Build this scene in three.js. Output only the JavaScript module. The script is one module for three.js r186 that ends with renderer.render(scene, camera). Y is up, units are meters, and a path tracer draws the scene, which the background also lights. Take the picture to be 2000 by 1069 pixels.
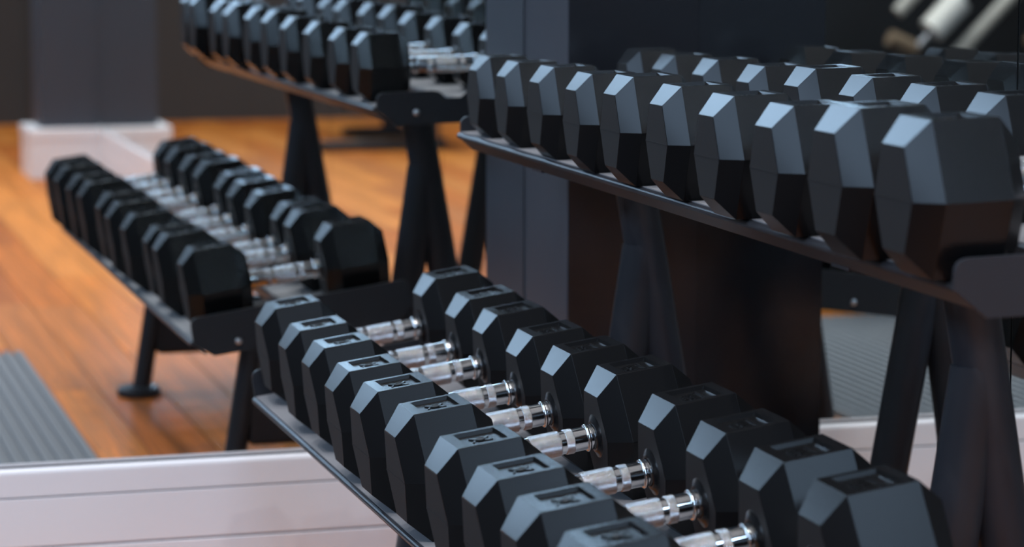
import * as THREE from 'three';
import { mergeGeometries, mergeVertices } from 'three/addons/utils/BufferGeometryUtils.js';
import { ConvexGeometry } from 'three/addons/geometries/ConvexGeometry.js';
import { RoundedBoxGeometry } from 'three/addons/geometries/RoundedBoxGeometry.js';
import { RectAreaLightUniformsLib } from 'three/addons/lights/RectAreaLightUniformsLib.js';
import { Brush, Evaluator, SUBTRACTION } from 'three-bvh-csg';

// ---------------------------------------------------------------- camera, light, exposure
const scene = new THREE.Scene();
scene.background = new THREE.Color(0x000000);
const camera = new THREE.PerspectiveCamera(11.2051, 2000 / 1069, 0.05, 60);
camera.position.set(-1.623, 1.176, 4.752);
camera.rotation.order = 'YXZ';
camera.rotation.set(-0.1316, -0.2801, 0);
camera.focus = 3.6;
camera.userData.fStop = 4.4;
scene.add(camera);

const renderer = new THREE.WebGLRenderer();
renderer.toneMapping = THREE.LinearToneMapping;
renderer.toneMappingExposure = 0.88;
renderer.shadowMap.enabled = true;
RectAreaLightUniformsLib.init();

// daylight: an even bluish sky through unseen high windows, sized and placed for the bevel highlights
scene.background = new THREE.Color().setRGB(0.50, 0.71, 1.0);
scene.backgroundIntensity = 1.2;
const SKY = new THREE.Color().setRGB(0.50, 0.71, 1.0), DAYLIGHT = 15; // the same daylight enters at every pane
// recessed ceiling downlights: [x, z]
const CEIL = 7.7;
const LAMP = new THREE.Color().setRGB(1.0, 0.99, 1.0), LAMP_I = 31;
const LAMPS = [[-1.05, 1.3], [-2.9, 1.3], [-4.6, 1.3], [-1.05, 3.6], [-2.9, 3.6], [-0.85, 6.1], [-2.9, 5.9], [-1.05, 8.2], [-2.9, 8.2], [-4.6, 5.9]];

// ---------------------------------------------------------------- helpers
let seed = 7;
const rnd = () => { seed = (seed * 1664525 + 1013904223) >>> 0; return seed / 4294967296; };
const taken = {};
function numbered(n) { const k = taken[n] = (taken[n] ?? -1) + 1; return k ? `${n}_${String(k).padStart(3, '0')}` : n; }
function part(name, geo, mat, parent) {
  const m = new THREE.Mesh(geo, mat); m.name = name; m.castShadow = m.receiveShadow = true; parent.add(m); return m;
}
function thing(name, label, category, group, pos = [0, 0, 0]) {
  const g = new THREE.Group(); g.name = numbered(name); g.position.set(...pos);
  g.userData = { label, category }; if (group) g.userData.group = group;
  scene.add(g); return g;
}
function struct(name, geo, mat, label, category = 'structure') {
  const m = part(name, geo, mat, scene); m.userData = { kind: 'structure', label, category }; return m;
}
const box = (x0, x1, y0, y1, z0, z1) => uvBox(new THREE.BoxGeometry(x1 - x0, y1 - y0, z1 - z0).translate((x0 + x1) / 2, (y0 + y1) / 2, (z0 + z1) / 2));
// uv in metres by the dominant axis of each face
function uvBox(g0, rx = 0) {
  const g = g0.index ? g0.toNonIndexed() : g0, p = g.attributes.position, uv = new Float32Array(p.count * 2);
  const a = new THREE.Vector3(), b = new THREE.Vector3(), c = new THREE.Vector3(), n = new THREE.Vector3();
  for (let i = 0; i < p.count; i += 3) {
    a.fromBufferAttribute(p, i); b.fromBufferAttribute(p, i + 1); c.fromBufferAttribute(p, i + 2);
    n.copy(b).sub(a).cross(c.clone().sub(a)); const x = Math.abs(n.x), y = Math.abs(n.y), z = Math.abs(n.z);
    [a, b, c].forEach((q, k) => {
      const [u, v] = x >= y && x >= z ? [q.z, q.y] : y >= z ? [q.x, q.z] : [q.x, q.y];
      uv[2 * (i + k)] = u + rx; uv[2 * (i + k) + 1] = v + rx * 0.37;
    });
  }
  g.setAttribute('uv', new THREE.BufferAttribute(uv, 2));
  return g;
}
function clean(gs) { return mergeGeometries(gs.map(g => { const q = g.index ? g.toNonIndexed() : g; for (const k of Object.keys(q.attributes)) if (!['position', 'normal', 'uv'].includes(k)) q.deleteAttribute(k); return q; })); }
// hull of points grown by a small radius: rounded edges, faces stay flat through area-weighted normals
function roundHull(pts, r) {
  const ico = new THREE.IcosahedronGeometry(r, 1).attributes.position, all = [];
  for (const p of pts) for (let i = 0; i < ico.count; i++) all.push(new THREE.Vector3(p[0] + ico.getX(i), p[1] + ico.getY(i), p[2] + ico.getZ(i)));
  let g = new ConvexGeometry(all); g.deleteAttribute('normal'); g = mergeVertices(g, 1e-6); g.computeVertexNormals(); return g;
}
// elliptical bar between two points (axes a along x, b along z), closed
function ovalBar(x0, y0, x1, y1, z, a, b, n = 28) {
  const pos = [], idx = [];
  for (let j = 0; j <= 1; j++) for (let i = 0; i < n; i++) {
    const t = i / n * Math.PI * 2; pos.push((j ? x1 : x0) + a * Math.cos(t), j ? y1 : y0, z + b * Math.sin(t));
  }
  for (let i = 0; i < n; i++) { const k = (i + 1) % n; idx.push(i, n + i, k, k, n + i, n + k); }
  let g = new THREE.BufferGeometry(); g.setAttribute('position', new THREE.Float32BufferAttribute(pos, 3)); g.setIndex(idx); g.computeVertexNormals();
  g = g.toNonIndexed(); if (y1 < y0) { }
  const caps = [[x0, y0], [x1, y1]].map(([x, y]) => new THREE.CylinderGeometry(1, 1, 0.001, n).scale(a, 1, b).translate(x, y, z));
  return clean([uvBox(g), ...caps.map(c => uvBox(c))]);
}
// bent sheet: polyline stroked to a thickness and extruded along z
function sheet(pts, th, z0, z1) {
  const L = [], R = [];
  pts.forEach((p, i) => {
    const a = pts[Math.max(0, i - 1)], b = pts[Math.min(pts.length - 1, i + 1)], d = Math.hypot(b[0] - a[0], b[1] - a[1]);
    const nx = -(b[1] - a[1]) / d * th / 2, ny = (b[0] - a[0]) / d * th / 2;
    L.push(new THREE.Vector2(p[0] + nx, p[1] + ny)); R.unshift(new THREE.Vector2(p[0] - nx, p[1] - ny));
  });
  const g = new THREE.ExtrudeGeometry(new THREE.Shape([...L, ...R]), { depth: z1 - z0, bevelEnabled: false, curveSegments: 1 });
  return uvBox(g.translate(0, 0, z0));
}

// ---------------------------------------------------------------- textures
function noiseTex(size, fn, srgb) {
  const d = new Uint8Array(size * size * 4);
  for (let y = 0; y < size; y++) for (let x = 0; x < size; x++) {
    const v = fn(x, y), o = 4 * (y * size + x); const c = Array.isArray(v) ? v : [v, v, v];
    for (let k = 0; k < 3; k++) d[o + k] = Math.max(0, Math.min(255, c[k] * 255)); d[o + 3] = 255;
  }
  const t = new THREE.DataTexture(d, size, size); t.wrapS = t.wrapT = THREE.RepeatWrapping; t.magFilter = THREE.LinearFilter; t.minFilter = THREE.LinearMipmapLinearFilter; t.generateMipmaps = true;
  if (srgb) t.colorSpace = THREE.SRGBColorSpace; t.needsUpdate = true; return t;
}
function lattice(n, s) { let q = s; const r = () => { q = (q * 1664525 + 1013904223) >>> 0; return q / 4294967296; }; const a = new Float32Array(n * n); for (let i = 0; i < a.length; i++) a[i] = r(); return a; }
function smooth(a, n, u, v) {  // periodic value noise, u v in cells
  const i = Math.floor(u), j = Math.floor(v), f = u - i, g = v - j, s = f * f * (3 - 2 * f), t = g * g * (3 - 2 * g), w = k => ((k % n) + n) % n;
  const A = a[w(j) * n + w(i)], B = a[w(j) * n + w(i + 1)], C = a[w(j + 1) * n + w(i)], D = a[w(j + 1) * n + w(i + 1)];
  return (A + (B - A) * s) * (1 - t) + (C + (D - C) * s) * t;
}
const l64 = lattice(64, 3), l128 = lattice(128, 5), l16 = lattice(16, 9), l8 = lattice(8, 11), l32 = lattice(32, 21);
const grainBump = noiseTex(256, (x, y) => 0.55 * smooth(l64, 64, x / 4, y / 4) + 0.45 * smooth(l32, 32, x / 8, y / 8)); grainBump.repeat.set(18, 18);
const scuffRough = noiseTex(256, (x, y) => 0.25 + 0.02 * smooth(l16, 16, x / 16, y / 16) + 0.05 * smooth(l64, 64, x / 4, y / 4)); scuffRough.repeat.set(6, 6);
const knurlBump = noiseTex(128, (x, y) => { const a = Math.abs(((x + y) / 16 % 1) - 0.5) * 2, b = Math.abs((((x - y + 128) / 16) % 1) - 0.5) * 2; return Math.min(1, Math.min(a, b) * 1.6); });
knurlBump.repeat.set(62, 62);
const woodTex = noiseTex(512, (x, y) => {
  const n = smooth(l8, 8, x / 64, y / 64 * 0.25), g = smooth(l128, 128, x / 4 + 3 * n, y / 64), f = smooth(l64, 64, x / 8 + 5 * n, y / 128), k = 0.70 + 0.22 * f + 0.16 * g - 0.08 * n;
  return [k, k * (0.98 - 0.05 * f), k * (0.96 - 0.1 * f)];
}, true);
woodTex.repeat.set(4, 0.7);
const matBump = noiseTex(64, (x, y) => smooth(l64, 64, x, y));
matBump.repeat.set(40, 40);

// ---------------------------------------------------------------- materials
const lin = (r, g, b) => new THREE.Color().setRGB(r, g, b);
const std = o => new THREE.MeshPhysicalMaterial(o);
const M = {
  rubber: std({ color: lin(0.0055, 0.0058, 0.0066), ior: 1.31, roughness: 0.25, bumpMap: grainBump, bumpScale: 0.000008 }),
  rubberEnd: std({ color: lin(0.011, 0.0118, 0.0135), ior: 1.31, roughness: 0.7, bumpMap: grainBump, bumpScale: 0.00002 }),
  pocket: std({ color: lin(0.006, 0.006, 0.0066), ior: 1.35, roughness: 0.35 }),
  chrome: std({ color: lin(0.78, 0.78, 0.79), metalness: 1, roughness: 0.09 }),
  knurl: std({ color: lin(0.78, 0.78, 0.79), metalness: 1, roughness: 0.22, bumpMap: knurlBump, bumpScale: 0.0006 }),
  steel: std({ color: lin(0.026, 0.028, 0.034), ior: 1.27, roughness: 0.33, bumpMap: grainBump, bumpScale: 0.000004 }),
  bolt: std({ color: lin(0.5, 0.5, 0.52), metalness: 1, roughness: 0.3 }),
  mirror: std({ color: lin(0.865, 0.90, 0.885), metalness: 1, roughness: 0.0 }),
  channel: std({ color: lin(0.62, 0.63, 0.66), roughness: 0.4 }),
  mirrorEdge: std({ color: lin(0.03, 0.035, 0.04), roughness: 0.3 }),
  white: std({ color: lin(0.78, 0.77, 0.80), roughness: 0.28 }),
  pilaster: std({ color: lin(0.038, 0.046, 0.062), ior: 1.5, roughness: 0.42 }),
  glossPanel: std({ color: lin(0.010, 0.011, 0.014), roughness: 0.22 }),
  litTop: std({ color: lin(0.20, 0.20, 0.215), roughness: 0.7 }),  // lit look of the rail tops, put into a paler colour
  darkWall: std({ color: lin(0.054, 0.048, 0.047), roughness: 0.8 }),
  greyWall: std({ color: lin(0.05, 0.056, 0.066), roughness: 0.7 }),
  rubberFloor: std({ color: lin(0.05, 0.055, 0.064), roughness: 0.7, bumpMap: matBump, bumpScale: 0.0004 }),
  ceiling: std({ color: lin(0.10, 0.10, 0.11), roughness: 0.9 }),
  subfloor: std({ color: lin(0.20, 0.09, 0.03), roughness: 0.7 }),
  mat: std({ color: lin(0.14, 0.148, 0.165), roughness: 0.75, bumpMap: matBump, bumpScale: 0.0005 }),
  blackSteel: std({ color: lin(0.02, 0.022, 0.026), roughness: 0.45 }),
  leather: std({ color: lin(0.018, 0.017, 0.017), roughness: 0.5 }),
  pad: std({ color: lin(0.75, 0.74, 0.70), roughness: 0.5 }),
  tube: std({ color: lin(0.42, 0.40, 0.36), roughness: 0.4 }),
  darkPanel: std({ color: lin(0.008, 0.009, 0.012), roughness: 0.6 }),
  brass: std({ color: lin(0.20, 0.14, 0.09), roughness: 0.5 }),
  glass: std({ color: lin(1, 1, 1), transmission: 1, thickness: 0, roughness: 0, ior: 1.45 }),
  panelFrame: std({ color: lin(0.6, 0.6, 0.6), roughness: 0.5 }),
};
const woods = [[0.66, 0.235, 0.046], [0.57, 0.185, 0.034], [0.72, 0.28, 0.064], [0.50, 0.155, 0.030], [0.64, 0.245, 0.055], [0.55, 0.20, 0.052]]
  .map(c => std({ color: lin(...c), map: woodTex, ior: 1.22, roughness: 0.5 }));

// ---------------------------------------------------------------- the room
const XL = -5.4, ZF = 10.4, BASE = 0.2165, MB = 0.2205, MT = 2.95;
const floor = struct('floor', box(XL - 0.1, 0.1, -0.1, -0.014, -0.1, ZF + 0.1), M.subfloor, 'orange brown hardwood plank floor of the gym', 'floor');
{
  const PW = 0.147, PL = 1.55;
  const cols = 17;
  const variants = woods.map((m, i) => new RoundedBoxGeometry(PW - 0.0025, 0.014, PL - 0.003, 1, 0.0015)).map((g, i) => uvBox(g, i * 0.31));
  for (let i = 0; i < cols; i++) {
    const x = -(i + 0.5) * PW, shift = rnd() * PL;
    for (let z = -shift; z < ZF; z += PL) {
      const a = Math.max(z, 0), b = Math.min(z + PL, ZF); if (b - a < 0.05) continue;
      const v = Math.floor(rnd() * woods.length), full = b - a > PL - 1e-6;
      const g = full ? variants[v] : uvBox(new THREE.BoxGeometry(PW - 0.0025, 0.014, b - a - 0.003), v * 0.31);
      part('plank', g, woods[v], floor).position.set(x, -0.007, (a + b) / 2);
    }
  }
}
{
  const rf = struct('floor_rubber', box(XL, -2.508, -0.014, -0.004, 0, ZF), M.rubberFloor, 'dark grey rubber tile floor across the room from the mirrors', 'floor');
  const tile = uvBox(new RoundedBoxGeometry(0.958, 0.012, 0.98, 1, 0.002));
  for (let i = 0; i < 3; i++) for (let j = 0; j < 10; j++) part('tile', tile, M.rubberFloor, rf).position.set(-2.509 - 0.482 - i * 0.964, -0.005, 0.5 + j * 1.0);
}
struct('ceiling', box(XL - 0.1, 0.1, CEIL + 0.03, CEIL + 0.15, -0.1, ZF + 0.1), M.ceiling, 'dark grey ceiling above the gym floor', 'ceiling');
struct('wall_back', box(XL, 0.1, 0, CEIL + 0.03, -0.12, -0.008), M.darkWall, 'wall carrying the mirror behind the end of the rack', 'wall');
struct('wall_right', box(0.008, 0.12, 0, CEIL + 0.03, -0.008, ZF), M.darkWall, 'wall carrying the row of mirrors behind the rack', 'wall');
// walls with high windows: openings cut in a thick wall, each with frame and pane
function daylight(f, cx, cy, w, h) { // area light filling one pane, just inside the glass, facing the room
  const l = new THREE.RectAreaLight(SKY, DAYLIGHT, w, h); l.position.set(cx, cy, 0.085); l.lookAt(cx, cy, -1); l.name = 'pane_daylight'; f.add(l);
}
function windowWall(name, len, openings, mat, label) { // built in the plane z = 0, along +x, thickness towards +z
  const s = new THREE.Shape(); s.moveTo(0, 0); s.lineTo(len, 0); s.lineTo(len, CEIL + 0.03); s.lineTo(0, CEIL + 0.03); s.closePath();
  for (const [a, b, y0, y1] of openings) { const h = new THREE.Path(); h.moveTo(a, y0); h.lineTo(a, y1); h.lineTo(b, y1); h.lineTo(b, y0); h.closePath(); s.holes.push(h); }
  const w = struct(name, uvBox(new THREE.ExtrudeGeometry(s, { depth: 0.2, bevelEnabled: false })), mat, label, 'wall');
  const wins = openings.map(([a, b, y0, y1]) => {
    const n = numbered('window').replace('window', 'window_' + (++winCount)).replace(/_\d{3}$/, '');
    const f = struct(n, clean([box(a, a + 0.05, y0, y1, 0.06, 0.13), box(b - 0.05, b, y0, y1, 0.06, 0.13), box(a + 0.05, b - 0.05, y0, y0 + 0.05, 0.06, 0.13), box(a + 0.05, b - 0.05, y1 - 0.05, y1, 0.06, 0.13)]), M.blackSteel, 'unseen high window sized to steer highlights, clear pane in a dark frame', 'window');
    part('pane', box(a + 0.05, b - 0.05, y0 + 0.05, y1 - 0.05, 0.092, 0.096), M.glass, f);
    daylight(f, (a + b) / 2, (y0 + y1) / 2, b - a - 0.1, y1 - y0 - 0.1);
    return f;
  });
  return [w, ...wins];
}
let winCount = 0;
const spans = (n, a, w, step, y0, y1) => Array.from({ length: n }, (_, i) => [a + i * step, a + i * step + w, y0, y1]);
for (const o of windowWall('wall_front', 5.52, [[0.55, 1.40, 2.55, 3.75], [1.60, 2.45, 2.55, 3.75], [2.60, 4.00, 4.95, 7.5], [4.12, 4.60, 1.6, 4.5]], M.darkWall, 'dark brown far wall of the gym with unseen high windows')) o.position.set(XL, 0, ZF);  // unseen openings, shaped and placed to steer highlights on the heads
for (const o of windowWall('wall_left', 10.64, spans(5, 0.35, 1.0, 1.2, 2.95, 4.0), M.greyWall, 'dark grey wall with unseen high windows across the gym from the mirrors')) { o.rotation.y = -Math.PI / 2; o.position.set(XL, 0, -0.12); }

// white skirting of three boards with grooves; profile in (out, y)
function skirt(name, len, label) {
  const g = struct(name, box(0, len, 0, BASE - 0.03, 0, 0.006), M.white, label, 'skirting');
  const boards = [[0.004, 0.0755], [0.0785, 0.1645]];
  for (const [a, b] of boards) part('board', uvBox(new RoundedBoxGeometry(len, b - a, 0.016, 2, 0.002).translate(len / 2, (a + b) / 2, 0.008)), M.white, g);
  const s = new THREE.Shape(); s.moveTo(0, 0.1675); s.lineTo(0.0165, 0.1675); s.lineTo(0.0165, BASE - 0.011);
  s.quadraticCurveTo(0.0165, BASE, 0.0055, BASE); s.lineTo(0, BASE); s.closePath();
  const e = new THREE.ExtrudeGeometry(s, { depth: len, bevelEnabled: false, curveSegments: 8 });
  e.applyMatrix4(new THREE.Matrix4().set(0, 0, 1, 0, 0, 1, 0, 0, 1, 0, 0, 0, 0, 0, 0, 1)); // (out,y,len) -> (len,y,out)
  const idx = e.index; const p = e.attributes.position; // mirrored winding
  const q = e.index ? e.toNonIndexed() : e; const a = q.attributes.position.array; for (let i = 0; i < a.length; i += 9) for (let k = 0; k < 3; k++) { const t = a[i + 3 + k]; a[i + 3 + k] = a[i + 6 + k]; a[i + 6 + k] = t; }
  q.computeVertexNormals(); part('cap_board', uvBox(q), M.white, g);
  return g;
}
const PX = 0.2325, PZ = 0.262, FZ = 7.38, FZ2 = 7.65;
skirt('baseboard_back', 5.15, 'white grooved skirting board under the mirror at the rack end').position.set(XL + 0.01, 0, -0.006);
{
  const b = skirt('baseboard_right', FZ - PZ - 0.04, 'white grooved skirting board under the long row of mirrors'); b.rotation.y = -Math.PI / 2; b.position.set(0.006, 0, PZ + 0.02);
}
// pilasters in the corners of the mirror wall
function pilaster(name, z0, z1, w, label) {
  const g = struct(name, uvBox(new RoundedBoxGeometry(w + 0.006, CEIL, z1 - z0, 2, 0.002).translate(-w / 2 + 0.003, CEIL / 2, (z0 + z1) / 2)), M.pilaster, label, 'pilaster');
  return g;
}
{
  const p = pilaster('trim_1', -0.006, PZ - 0.004, PX, 'dark grey pilaster with a black gloss front panel in the mirror corner');
  part('gloss_panel', box(-PX + 0.001, 0.004, BASE + 0.002, CEIL - 0.02, PZ - 0.0038, PZ), M.glossPanel, p).userData.label = 'black gloss front panel';
}
pilaster('trim_2', FZ, FZ2, 0.255, 'dark grey pilaster with a white base at the far end of the mirrors');
{
  const base = (name, x0, x1, z0, z1, label) => {
    const g = struct(name, box(x0, x1, 0, BASE - 0.02, z0, z1), M.white, label, 'skirting');
    part('cap_board', uvBox(new RoundedBoxGeometry(x1 - x0 + 0.008, 0.05, z1 - z0 + 0.008, 3, 0.006).translate((x0 + x1) / 2, BASE - 0.025, (z0 + z1) / 2)), M.white, g);
  };
  base('baseboard_pilaster', -0.255 - 0.05, -0.0, FZ - 0.05, FZ2 + 0.05, 'white base block around the far pilaster');
  base('baseboard_corner', -PX - 0.012, 0.0, 0.012, PZ + 0.012, 'white base around the corner pilaster behind the rack');
}
// mirrors
function mirror(x, y, z, w, alongZ, label, group) {
  const t = thing('mirror_panel', label, 'mirror', group, [x, MB, z]);
  const h = MT - MB;
  part('glass', box(-w / 2, w / 2, 0, h, -0.0012, 0), M.mirror, t);
  part('backing', box(-w / 2 + 0.0004, w / 2 - 0.0004, 0.0004, h - 0.0004, -0.0058, -0.0013), M.mirrorEdge, t);
  part('bottom_strip', box(-w / 2, w / 2, -0.0005, 0.0045, 0.0002, 0.0018), M.channel, t);  // pale strip along the bottom edge of the glass
  if (alongZ) t.rotation.y = -Math.PI / 2;
  return t;
}
mirror((-PX - 0.002 - 2.4) / 2, 0, 0, 2.4 - PX - 0.002, false, 'wide mirror on the wall at the end of the dumbbell rack');
mirror(-3.6, 0, 0, 2.39, false, 'wide mirror on the end wall beyond the ribbed mat');
const ords = ['first', 'second', 'third', 'fourth', 'fifth', 'sixth', 'seventh', 'eighth', 'ninth', 'tenth'];
const PWID = 1.21;
for (let k = 0; k < 6; k++) {
  const a = PZ + 0.001 + k * PWID, b = k === 5 ? FZ - 0.002 : a + PWID - 0.005;
  mirror(0, 0, (a + b) / 2, b - a, true, `tall mirror behind the rack, ${ords[k]} panel from the corner pilaster`, 'mirrors along the rack wall');
}

// ceiling downlights
{
  const can = new THREE.LatheGeometry([[0.13, 0.03], [0.13, -0.012], [0.105, -0.014], [0.098, 0.0], [0.09, 0.024]].map(p => new THREE.Vector2(...p)), 36);
  const disc = new THREE.CylinderGeometry(0.091, 0.091, 0.004, 36);
  const glow = new THREE.MeshStandardMaterial({ color: 0xffffff, emissive: LAMP, emissiveIntensity: 6 });
  for (const [x, z] of LAMPS) {
    const t = thing('downlight', 'round recessed downlight in the dark ceiling', 'light', 'ceiling downlights', [x, CEIL, z]);
    part('housing', can, M.panelFrame, t); part('diffuser', disc, glow, t).position.y = 0.016;
    const l = new THREE.SpotLight(LAMP, z > 5 ? LAMP_I * 1.55 : x > -2 && z < 2 ? LAMP_I * 1.15 : LAMP_I, 0, 0.95, 0.75, 2); l.position.set(x, CEIL - 0.02, z); l.target.position.set(x, 0, z);
    l.castShadow = true; l.shadow.radius = 4; l.shadow.mapSize.set(1024, 1024); l.name = 'downlight_lamp'; scene.add(l, l.target);
  }
}

// ---------------------------------------------------------------- dumbbells
const H = { hp: 0.0729, tp: 0.0350, mp: 0.0658, he: 0.0493, te: 0.0243, me: 0.0437, b: 0.0235, flat: 0.0655, jf: 0.194 };
const HL = H.flat + 2 * H.b; // head length at scale 1
function headGeometry() {
  const r = 0.0011, ring = (x, h, t, m) => [[x, h - r, t], [x, h - r, -t], [x, 0, m - r], [x, 0, -m + r], [x, -h + r, t], [x, -h + r, -t]];
  const f = H.flat / 2, e = HL / 2 - r;
  let hull = roundHull([...ring(-f, H.hp, H.tp, H.mp), ...ring(f, H.hp, H.tp, H.mp), ...ring(-e, H.he, H.te, H.me), ...ring(e, H.he, H.te, H.me)], r);
  hull.setAttribute('uv', new THREE.BufferAttribute(new Float32Array(hull.attributes.position.count * 2), 2));
  // recessed label pocket in the top flat, walls drafted
  const pw = 0.0205, pd = 0.0268, top = H.hp + 0.01, bot = H.hp - 0.0042, dr = 0.0016;
  const P = [[pw + dr * 3, top, pd + dr * 3], [pw - dr * 0.2, bot, pd - dr * 0.2]];
  const pts = []; for (const [a, y, c] of P) for (const sx of [-1, 1]) for (const sz of [-1, 1]) pts.push(new THREE.Vector3(a * sx, y, c * sz));
  const pg = new ConvexGeometry(pts); pg.setAttribute('uv', new THREE.BufferAttribute(new Float32Array(pg.attributes.position.count * 2), 2));
  const ev = new Evaluator(); ev.attributes = ['position', 'normal', 'uv']; ev.useGroups = false;
  const res = ev.evaluate(new Brush(hull), new Brush(pg), SUBTRACTION).geometry;
  return uvBox(res.clone());
}
const [headGeo, endRight, endLeft] = (() => { // the flat end faces are moulded with a matt grain: a piece of their own
  const g = headGeometry(), p = g.attributes.position, keep = [[], [], []];
  for (let i = 0; i < p.count; i += 3) { let end = true; for (let k = 0; k < 3; k++) if (Math.abs(p.getX(i + k)) < HL / 2 - 0.00004) end = false; keep[end ? (p.getX(i) > 0 ? 1 : 2) : 0].push(i, i + 1, i + 2); }
  return keep.map(ids => { const q = new THREE.BufferGeometry(); for (const n of ['position', 'normal', 'uv']) { const a = g.attributes[n], w = a.itemSize, d = new Float32Array(ids.length * w); ids.forEach((v, j) => { for (let c = 0; c < w; c++) d[j * w + c] = a.array[v * w + c]; }); q.setAttribute(n, new THREE.BufferAttribute(d, w)); } return q; });
})();
const yFloor = H.hp - 0.0042;
const stroke = (x, z, w, d, a = 0, h = 0.0014) => new THREE.BoxGeometry(w, h, d).rotateY(a).translate(x, yFloor + h / 2, z);
// raised marks in the pockets: too small in the photograph to read; a rounded winged emblem and two lines of short strokes
const emblemGeo = (() => {
  const g = [];
  for (const s of [-1, 1]) g.push(stroke(0.004 * s, 0.004 * s, 0.0035, 0.013, 0.7), stroke(0.007 * s, -0.005, 0.0028, 0.010, -0.5 * s), stroke(0.0085 * s, 0.006, 0.002, 0.007, 0.4 * s));
  const t = new THREE.TorusGeometry(0.0045, 0.0013, 8, 20).rotateX(Math.PI / 2).translate(0, yFloor + 0.0008, 0); g.push(t);
  return clean(g.map(q => uvBox(q)));
})();
const linesGeo = (() => {
  const g = [stroke(0.0075, 0, 0.0016, 0.034)];
  for (let i = 0; i < 5; i++) { const z = -0.013 + i * 0.0065; g.push(stroke(-0.001, z, 0.009, 0.0014), stroke(i % 2 ? 0.0025 : -0.0045, z + 0.002, 0.0014, 0.004), stroke(-0.001, z + 0.0035, 0.006, 0.0013, i % 2 ? 0.3 : 0)); }
  for (let i = 0; i < 3; i++) g.push(stroke(-0.011, -0.008 + i * 0.007, 0.005, 0.0014), stroke(-0.0125, -0.006 + i * 0.007, 0.0014, 0.004));
  return clean(g.map(q => uvBox(q)));
})();
const seamGeo = box(-0.0006, 0.0006, -0.0006, 0.0006, -H.me + 0.002, H.me - 0.002);
const lathe = (prof, mat) => { const g = new THREE.LatheGeometry(prof.map(p => new THREE.Vector2(p[0], p[1])), 40); g.rotateZ(Math.PI / 2); return g; };
const bossGeo = lathe([[0.029, 0], [0.025, 0.0006], [0.0215, 0.0018], [0.0190, 0.0036], [0.0172, 0.0044], [0.0150, 0.0044]]); // axis along -x from the inner face
const R0 = 0.0168;
function handleGeos(half) { // along x; half = half of the gap between the heads
  const core = lathe([[0.0152, -half - 0.01], [0.0152, half + 0.01]].map(([r, y]) => [r, y]));
  return core;
}
const cylUV = g => { const p = g.attributes.position, uv = g.attributes.uv; for (let i = 0; i < p.count; i++) uv.setXY(i, uv.getX(i) * 0.1055, p.getX(i)); return g; };
const gripGeo = cylUV(lathe([[0.0142, -0.0205], [0.0160, -0.0200], [R0, -0.0190], [R0, 0.0190], [0.0160, 0.0200], [0.0142, 0.0205]]));
const bandGeo = cylUV(lathe([[0.0150, -0.0056], [0.0163, -0.0052], [R0 - 0.0002, -0.0044], [R0 - 0.0002, 0.0044], [0.0163, 0.0052], [0.0150, 0.0056]]));
const ringGeo = lathe([[0.0150, -0.0024], [0.0172, -0.0021], [0.0180, -0.0010], [0.0180, 0.0010], [0.0172, 0.0021], [0.0150, 0.0024]]);
const collarGeo = lathe([[0.0150, -0.0062], [0.0160, -0.0060], [0.0166, 0.0060], [0.0150, 0.0064]]);
const coreGeo = handleGeos(0.075);

const RAIL = {
  upper: { x: -0.438, y: 0.8005, t: 0.026, w: 0.310 },
  lower: { x: -0.787, y: 0.3725, t: 0.1424, w: 0.346 },
};
function dumbbell(tier, i, z, k, xEnd, yaw) {
  const T = RAIL[tier], where = tier === 'upper' ? 'upper tier' : 'lower tier';
  const c = Math.cos(T.t), gap = H.jf - 2 * H.b * k, xc = xEnd + (gap / 2 + HL * k) * c;
  const yc = T.y + 0.0030 + Math.tan(T.t) * (xc - T.x) + H.hp * k / c;
  const d = thing('dumbbell', `black rubber hex dumbbell with chrome handle, ${ords[i]} from the end mirror on the ${where}`, 'dumbbell', `dumbbells on the ${where}`, [xc, yc, z]);
  d.rotation.set(0, yaw, T.t, 'YZX');
  const hx = gap / 2 + HL * k / 2;
  for (const s of [-1, 1]) {
    const h = part('head', headGeo, M.rubber, d); h.position.x = s * hx; h.scale.setScalar(k);
    part('end_face', endRight, M.rubberEnd, h); part('end_face', endLeft, M.rubberEnd, h);
    part('embossed_mark', s < 0 ? emblemGeo : linesGeo, M.pocket, h);
    part('mould_seam', seamGeo, M.rubberEnd, h).position.x = s * (HL / 2);
    const b = part('boss', bossGeo, M.rubber, h); b.position.x = -s * (HL / 2 - 0.0006); if (s < 0) b.rotation.y = Math.PI;
  }
  const hd = part('handle', coreGeo, M.chrome, d);
  part('knurled_grip', gripGeo, M.knurl, hd);
  for (const s of [-1, 1]) {
    part('grip_band', bandGeo, M.knurl, hd).position.x = s * 0.0325;
    part('collar_ring', ringGeo, M.chrome, hd).position.x = s * 0.0575;
    part('collar', collarGeo, M.chrome, hd).position.x = s * 0.0660;
  }
  return d;
}
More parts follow.
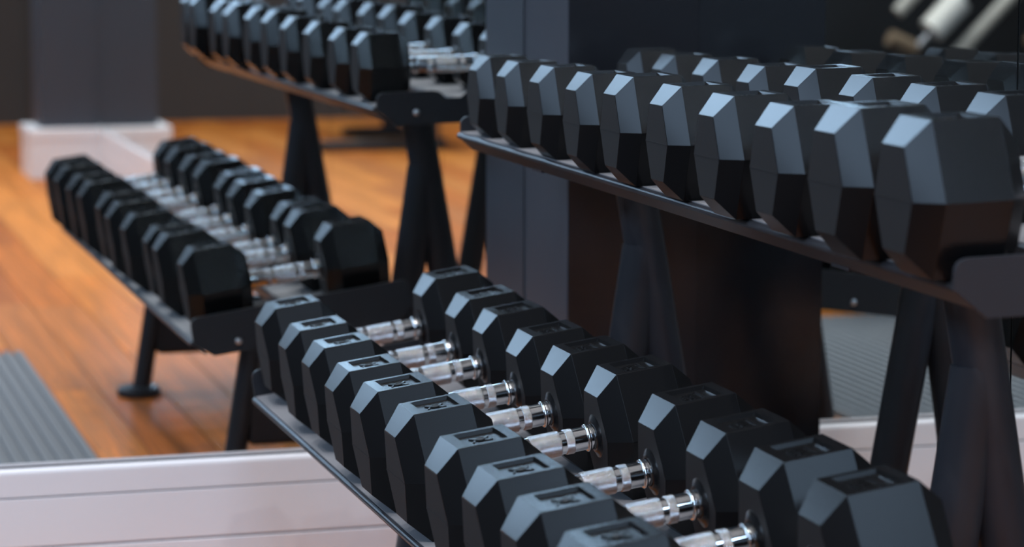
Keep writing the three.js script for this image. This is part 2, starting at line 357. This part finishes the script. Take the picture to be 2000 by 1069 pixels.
// along the rack: distance from the end mirror, size, outer end of the near head
const UPPER = [[0.427, 0.897, -0.444], [0.611, 0.905, -0.449], [0.815, 0.935, -0.456], [1.020, 0.950, -0.463], [1.207, 1.0, -0.467], [1.402, 0.996, -0.468], [1.613, 1.012, -0.478], [1.797, 1.018, -0.476], [2.010, 1.110, -0.489], [2.176, 1.104, -0.483]];
const LOWER = [[0.388, 1.090, -0.784], [0.631, 1.100, -0.794], [0.783, 1.075, -0.790], [1.005, 1.100, -0.803], [1.194, 1.135, -0.809], [1.375, 1.140, -0.805], [1.6185, 1.170, -0.814], [1.798, 1.165, -0.816], [1.985, 1.195, -0.823], [2.160, 1.195, -0.824]];
UPPER.forEach(([z, k, x], i) => dumbbell('upper', i, z, k, x, (rnd() - 0.5) * 0.016));
LOWER.forEach(([z, k, x], i) => dumbbell('lower', i, z, k, x, (rnd() - 0.5) * 0.016));

// ---------------------------------------------------------------- the rack
{
  const Z0 = 0.305, Z1 = 2.236, L1 = 0.690, L2 = 1.880;
  const rack = thing('dumbbell_rack', 'two tier black steel dumbbell rack holding twenty dumbbells along the mirrors', 'rack');
  for (const tier of ['upper', 'lower']) {
    const T = RAIL[tier], frame = (g) => { g.rotateZ(T.t).translate(T.x, T.y, 0); return g; };
    const rw = 0.118, lip = [[0.0265, -0.0270], [0.0032, -0.0052], ...[200, 180, 160, 140, 120, 100].map(a => [0.0052 + 0.0046 * Math.cos(a * Math.PI / 180), -0.0046 + 0.0046 * Math.sin(a * Math.PI / 180)]), [0.0056, 0]];
    part('front_rail', frame(sheet([...lip, [rw, 0], [rw + 0.002, -0.002], [rw + 0.002, -0.018]], 0.003, Z0, Z1)), M.steel, rack);
    const x0 = T.w - rw;
    part('lit_top_strip', frame(box(0.0062, rw - 0.001, 0.0013, 0.0028, Z0 + 0.002, Z1 - 0.002)), M.litTop, rack);  // added pale strips: rail top brightened by colour, lip stays dark
    part('lit_top_strip', frame(box(x0 + 0.001, T.w - 0.008, 0.0013, 0.0028, Z0 + 0.002, Z1 - 0.002)), M.litTop, rack);
    part('rear_rail', frame(sheet([[x0 - 0.002, -0.018], [x0 - 0.002, -0.002], [x0, 0], [T.w - 0.004, 0], [T.w - 0.0006, -0.0018], [T.w - 0.0250, -0.0265]], 0.003, Z0, Z1)), M.steel, rack);
    for (const zc of [Z0, Z1]) {
      const s = new THREE.Shape(), up = tier === 'upper' ? 0.027 : 0.045, dn = tier === 'upper' ? -0.034 : -0.031, a = tier === 'upper' ? (zc === Z0 ? 0.007 : -0.006) : 0.006, W = tier === 'upper' ? T.w - 0.006 : 0.425;
      const R = 0.016;
      s.moveTo(a, -0.004); s.lineTo(a, up - R); s.quadraticCurveTo(a, up, a + R, up);
      if (tier === 'upper') { s.lineTo(0.112, up); s.quadraticCurveTo(0.128, up, 0.135, up - 0.010); s.lineTo(0.140, 0.012); s.lineTo(W - 0.135, 0.012); s.lineTo(W - 0.128, up - 0.01); s.quadraticCurveTo(W - 0.12, up, W - 0.105, up); }
      s.lineTo(W - R, up); s.quadraticCurveTo(W, up, W, up - R); s.lineTo(W, -0.004); s.lineTo(W - 0.035, dn); s.lineTo(a + 0.035, dn); s.closePath();
      const g = new THREE.ExtrudeGeometry(s, { depth: 0.004, bevelEnabled: true, bevelSize: 0.0007, bevelThickness: 0.0007, bevelSegments: 2, curveSegments: 6 });
      const out = zc === Z0 ? -1 : 1;
      g.translate(0, 0, zc === Z0 ? zc - 0.0055 : zc + 0.0007);
      const pl = part('end_plate', uvBox(frame(g)), M.steel, rack);
      const bx = tier === 'upper' ? 0.082 : 0.089;
      for (const u of [bx, (tier === 'upper' ? T.w : T.w) - bx]) {
        const b = new THREE.LatheGeometry([[0, 0.0045], [0.003, 0.0042], [0.0058, 0.0028], [0.0068, 0.0006], [0.0068, -0.001]].map(p => new THREE.Vector2(...p)), 18).rotateX(Math.PI / 2 * out);
        part('bolt', frame(b.translate(u, -0.012, zc + out * 0.0062)), M.bolt, pl);
      }
    }
  }
  for (const z of [L1, L2]) {
    part('rear_leg', ovalBar(-0.2625, 0.777, -0.128, 0.008, z, 0.032, 0.030), M.steel, rack);
    part('front_leg', ovalBar(-0.2428, 0.655, -0.340, 0.008, z, 0.033, 0.029), M.steel, rack);
    part('rail_bracket', box(-0.415, -0.155, 0.772, 0.797, z - 0.025, z + 0.025).rotateZ(0), M.steel, rack);
    part('front_post', ovalBar(-0.588, 0.372, -0.647, 0.012, z, 0.0225, 0.030), M.steel, rack);
    part('brace', uvBox(new RoundedBoxGeometry(0.27, 0.135, 0.045, 3, 0.012).translate(-0.475, 0.168, z)), M.steel, rack);
    part('tray_arm', uvBox(new RoundedBoxGeometry(0.26, 0.030, 0.045, 2, 0.006).rotateZ(0.1424).translate(-0.575, 0.3755, z)), M.steel, rack);
    for (const x of [-0.652, -0.340, -0.1275]) {
      const f = new THREE.LatheGeometry([[0, 0.024], [0.040, 0.024], [0.049, 0.021], [0.053, 0.014], [0.053, 0.003], [0.051, 0], [0, 0]].map(p => new THREE.Vector2(...p)), 32).translate(x, 0, z);
      part('foot', f, M.steel, rack);
    }
  }
}

// ---------------------------------------------------------------- floor mat with ribs
{
  const x0 = -2.05, x1 = -0.855, z0 = 0.35, z1 = 2.56;
  const t = thing('rubber_mat', 'grey ribbed rubber mat on the wooden floor in front of the rack', 'mat', null, [(x0 + x1) / 2, 0, (z0 + z1) / 2]);
  const w = x1 - x0, l = z1 - z0, n = 38, p = w / n;
  part('mat_base', uvBox(new RoundedBoxGeometry(w, 0.006, l, 1, 0.002).translate(0, 0.003, 0)), M.mat, t);
  const rib = uvBox(new RoundedBoxGeometry(p * 0.58, 0.012, l - 0.01, 2, 0.003));
  for (let i = 0; i < n; i++) part('rib', rib, M.mat, t).position.set(-w / 2 + (i + 0.5) * p, 0.0085, 0);
}

// ---------------------------------------------------------------- gym equipment seen only in the mirrors
const bar = (a, b, r, n = 14) => { // round bar between two points
  const A = new THREE.Vector3(...a), B = new THREE.Vector3(...b), d = B.clone().sub(A), g = new THREE.CylinderGeometry(r, r, d.length(), n);
  g.applyQuaternion(new THREE.Quaternion().setFromUnitVectors(new THREE.Vector3(0, 1, 0), d.normalize())); return uvBox(g.translate(...A.add(B).multiplyScalar(0.5).toArray()));
};
{
  // low dark machine housing standing turned beside the mat
  const t = thing('machine_housing', 'dark grey boxy machine housing standing turned behind the ribbed mat', 'machine', null, [-1.90, 0, 2.90]);
  t.rotation.y = 0.61 - Math.PI / 2 + Math.PI / 2;
  part('cabinet', uvBox(new RoundedBoxGeometry(0.86, 0.62, 0.36, 3, 0.02).translate(0, 0.335, 0.05)), M.blackSteel, t);
  part('plinth', uvBox(new RoundedBoxGeometry(0.80, 0.03, 0.30, 2, 0.005).translate(0, 0.015, 0.05)), M.leather, t);
  part('screw', new THREE.SphereGeometry(0.0055, 12, 8).translate(0.395, 0.12, -0.13), M.bolt, t);
}
{
  const t = thing('step_platform', 'black stepped exercise platform standing on the ribbed mat', 'platform', null, [-1.78, 0.0146, 1.78]);
  part('base', uvBox(new RoundedBoxGeometry(0.56, 0.06, 0.62, 3, 0.012).translate(0, 0.03, 0)), M.blackSteel, t);
  part('top_step', uvBox(new RoundedBoxGeometry(0.44, 0.14, 0.40, 3, 0.015).translate(-0.05, 0.13, 0.08)), M.blackSteel, t);
  part('tread', uvBox(new RoundedBoxGeometry(0.40, 0.008, 0.36, 2, 0.003).translate(-0.05, 0.204, 0.08)), M.leather, t);
}
{
  const t = thing('flat_bench', 'black padded flat bench on a dark steel frame far across the floor', 'bench', null, [-1.62, 0, 8.62]);
  part('pad', uvBox(new RoundedBoxGeometry(0.5, 0.09, 1.15, 4, 0.03).translate(-0.1, 0.44, 0.1)), M.leather, t);
  part('frame', uvBox(new RoundedBoxGeometry(0.07, 0.05, 1.1, 2, 0.008).translate(-0.1, 0.37, 0.1)), M.blackSteel, t);
  part('foot_bar', uvBox(new RoundedBoxGeometry(0.62, 0.05, 0.06, 2, 0.01).translate(0.13, 0.025, -0.3)), M.blackSteel, t);
  part('foot_bar', uvBox(new RoundedBoxGeometry(0.5, 0.05, 0.06, 2, 0.01).translate(-0.1, 0.025, 0.5)), M.blackSteel, t);
  for (const z of [-0.3, 0.5]) part('upright', box(-0.14, -0.06, 0.04, 0.37, z - 0.03, z + 0.03), M.blackSteel, t);
}
{
  // plate loaded machine with slanting rails, far away across the room
  const t = thing('leg_press', 'black weight machine with slanting grey rails and a white roller pad', 'machine', null, [-4.2, 0, 8.0]);
  part('base_frame', uvBox(new RoundedBoxGeometry(1.9, 0.09, 0.8, 2, 0.02).translate(0, 0.045, 0.1)), M.blackSteel, t);
  part('seat', uvBox(new RoundedBoxGeometry(0.55, 0.1, 0.5, 4, 0.03).rotateZ(0.25).translate(0.55, 0.4, 0.25)), M.leather, t);
  part('dark_backing', uvBox(new RoundedBoxGeometry(2.1, 1.5, 0.08, 3, 0.02).translate(-0.05, 0.84, 0.62)), M.darkPanel, t);  // added black panel, darkens the background behind the rails
  part('backrest', uvBox(new RoundedBoxGeometry(0.12, 0.75, 0.5, 4, 0.03).rotateZ(-0.6).translate(0.95, 0.7, 0.25)), M.leather, t);
  part('upright', box(-0.9, -0.8, 0.09, 1.3, 0.0, 0.1), M.blackSteel, t);
  part('upright', box(0.0, 0.1, 0.09, 0.5, 0.2, 0.3), M.blackSteel, t);
  part('slanting_rail', bar([-0.72, 1.05, -0.1], [-0.06, 0.40, -0.1], 0.035), M.tube, t);
  part('slanting_rail', bar([-0.16, 1.04, -0.1], [0.22, 0.65, -0.1], 0.032), M.tube, t);
  const r = part('roller_pad', bar([-0.10, 0.71, -0.12], [0.05, 0.56, -0.12], 0.068, 28), M.pad, t);
  part('roller_axle', bar([-0.18, 0.79, -0.12], [0.12, 0.48, -0.12], 0.018), M.bolt, r);
  part('handle_grip', bar([0.12, 0.47, -0.1], [0.26, 0.53, -0.1], 0.04), M.brass, t);
  part('lever_knob', new THREE.SphereGeometry(0.05, 20, 14).translate(-0.52, 0.5, -0.1), M.brass, t);
}

renderer.render(scene, camera);
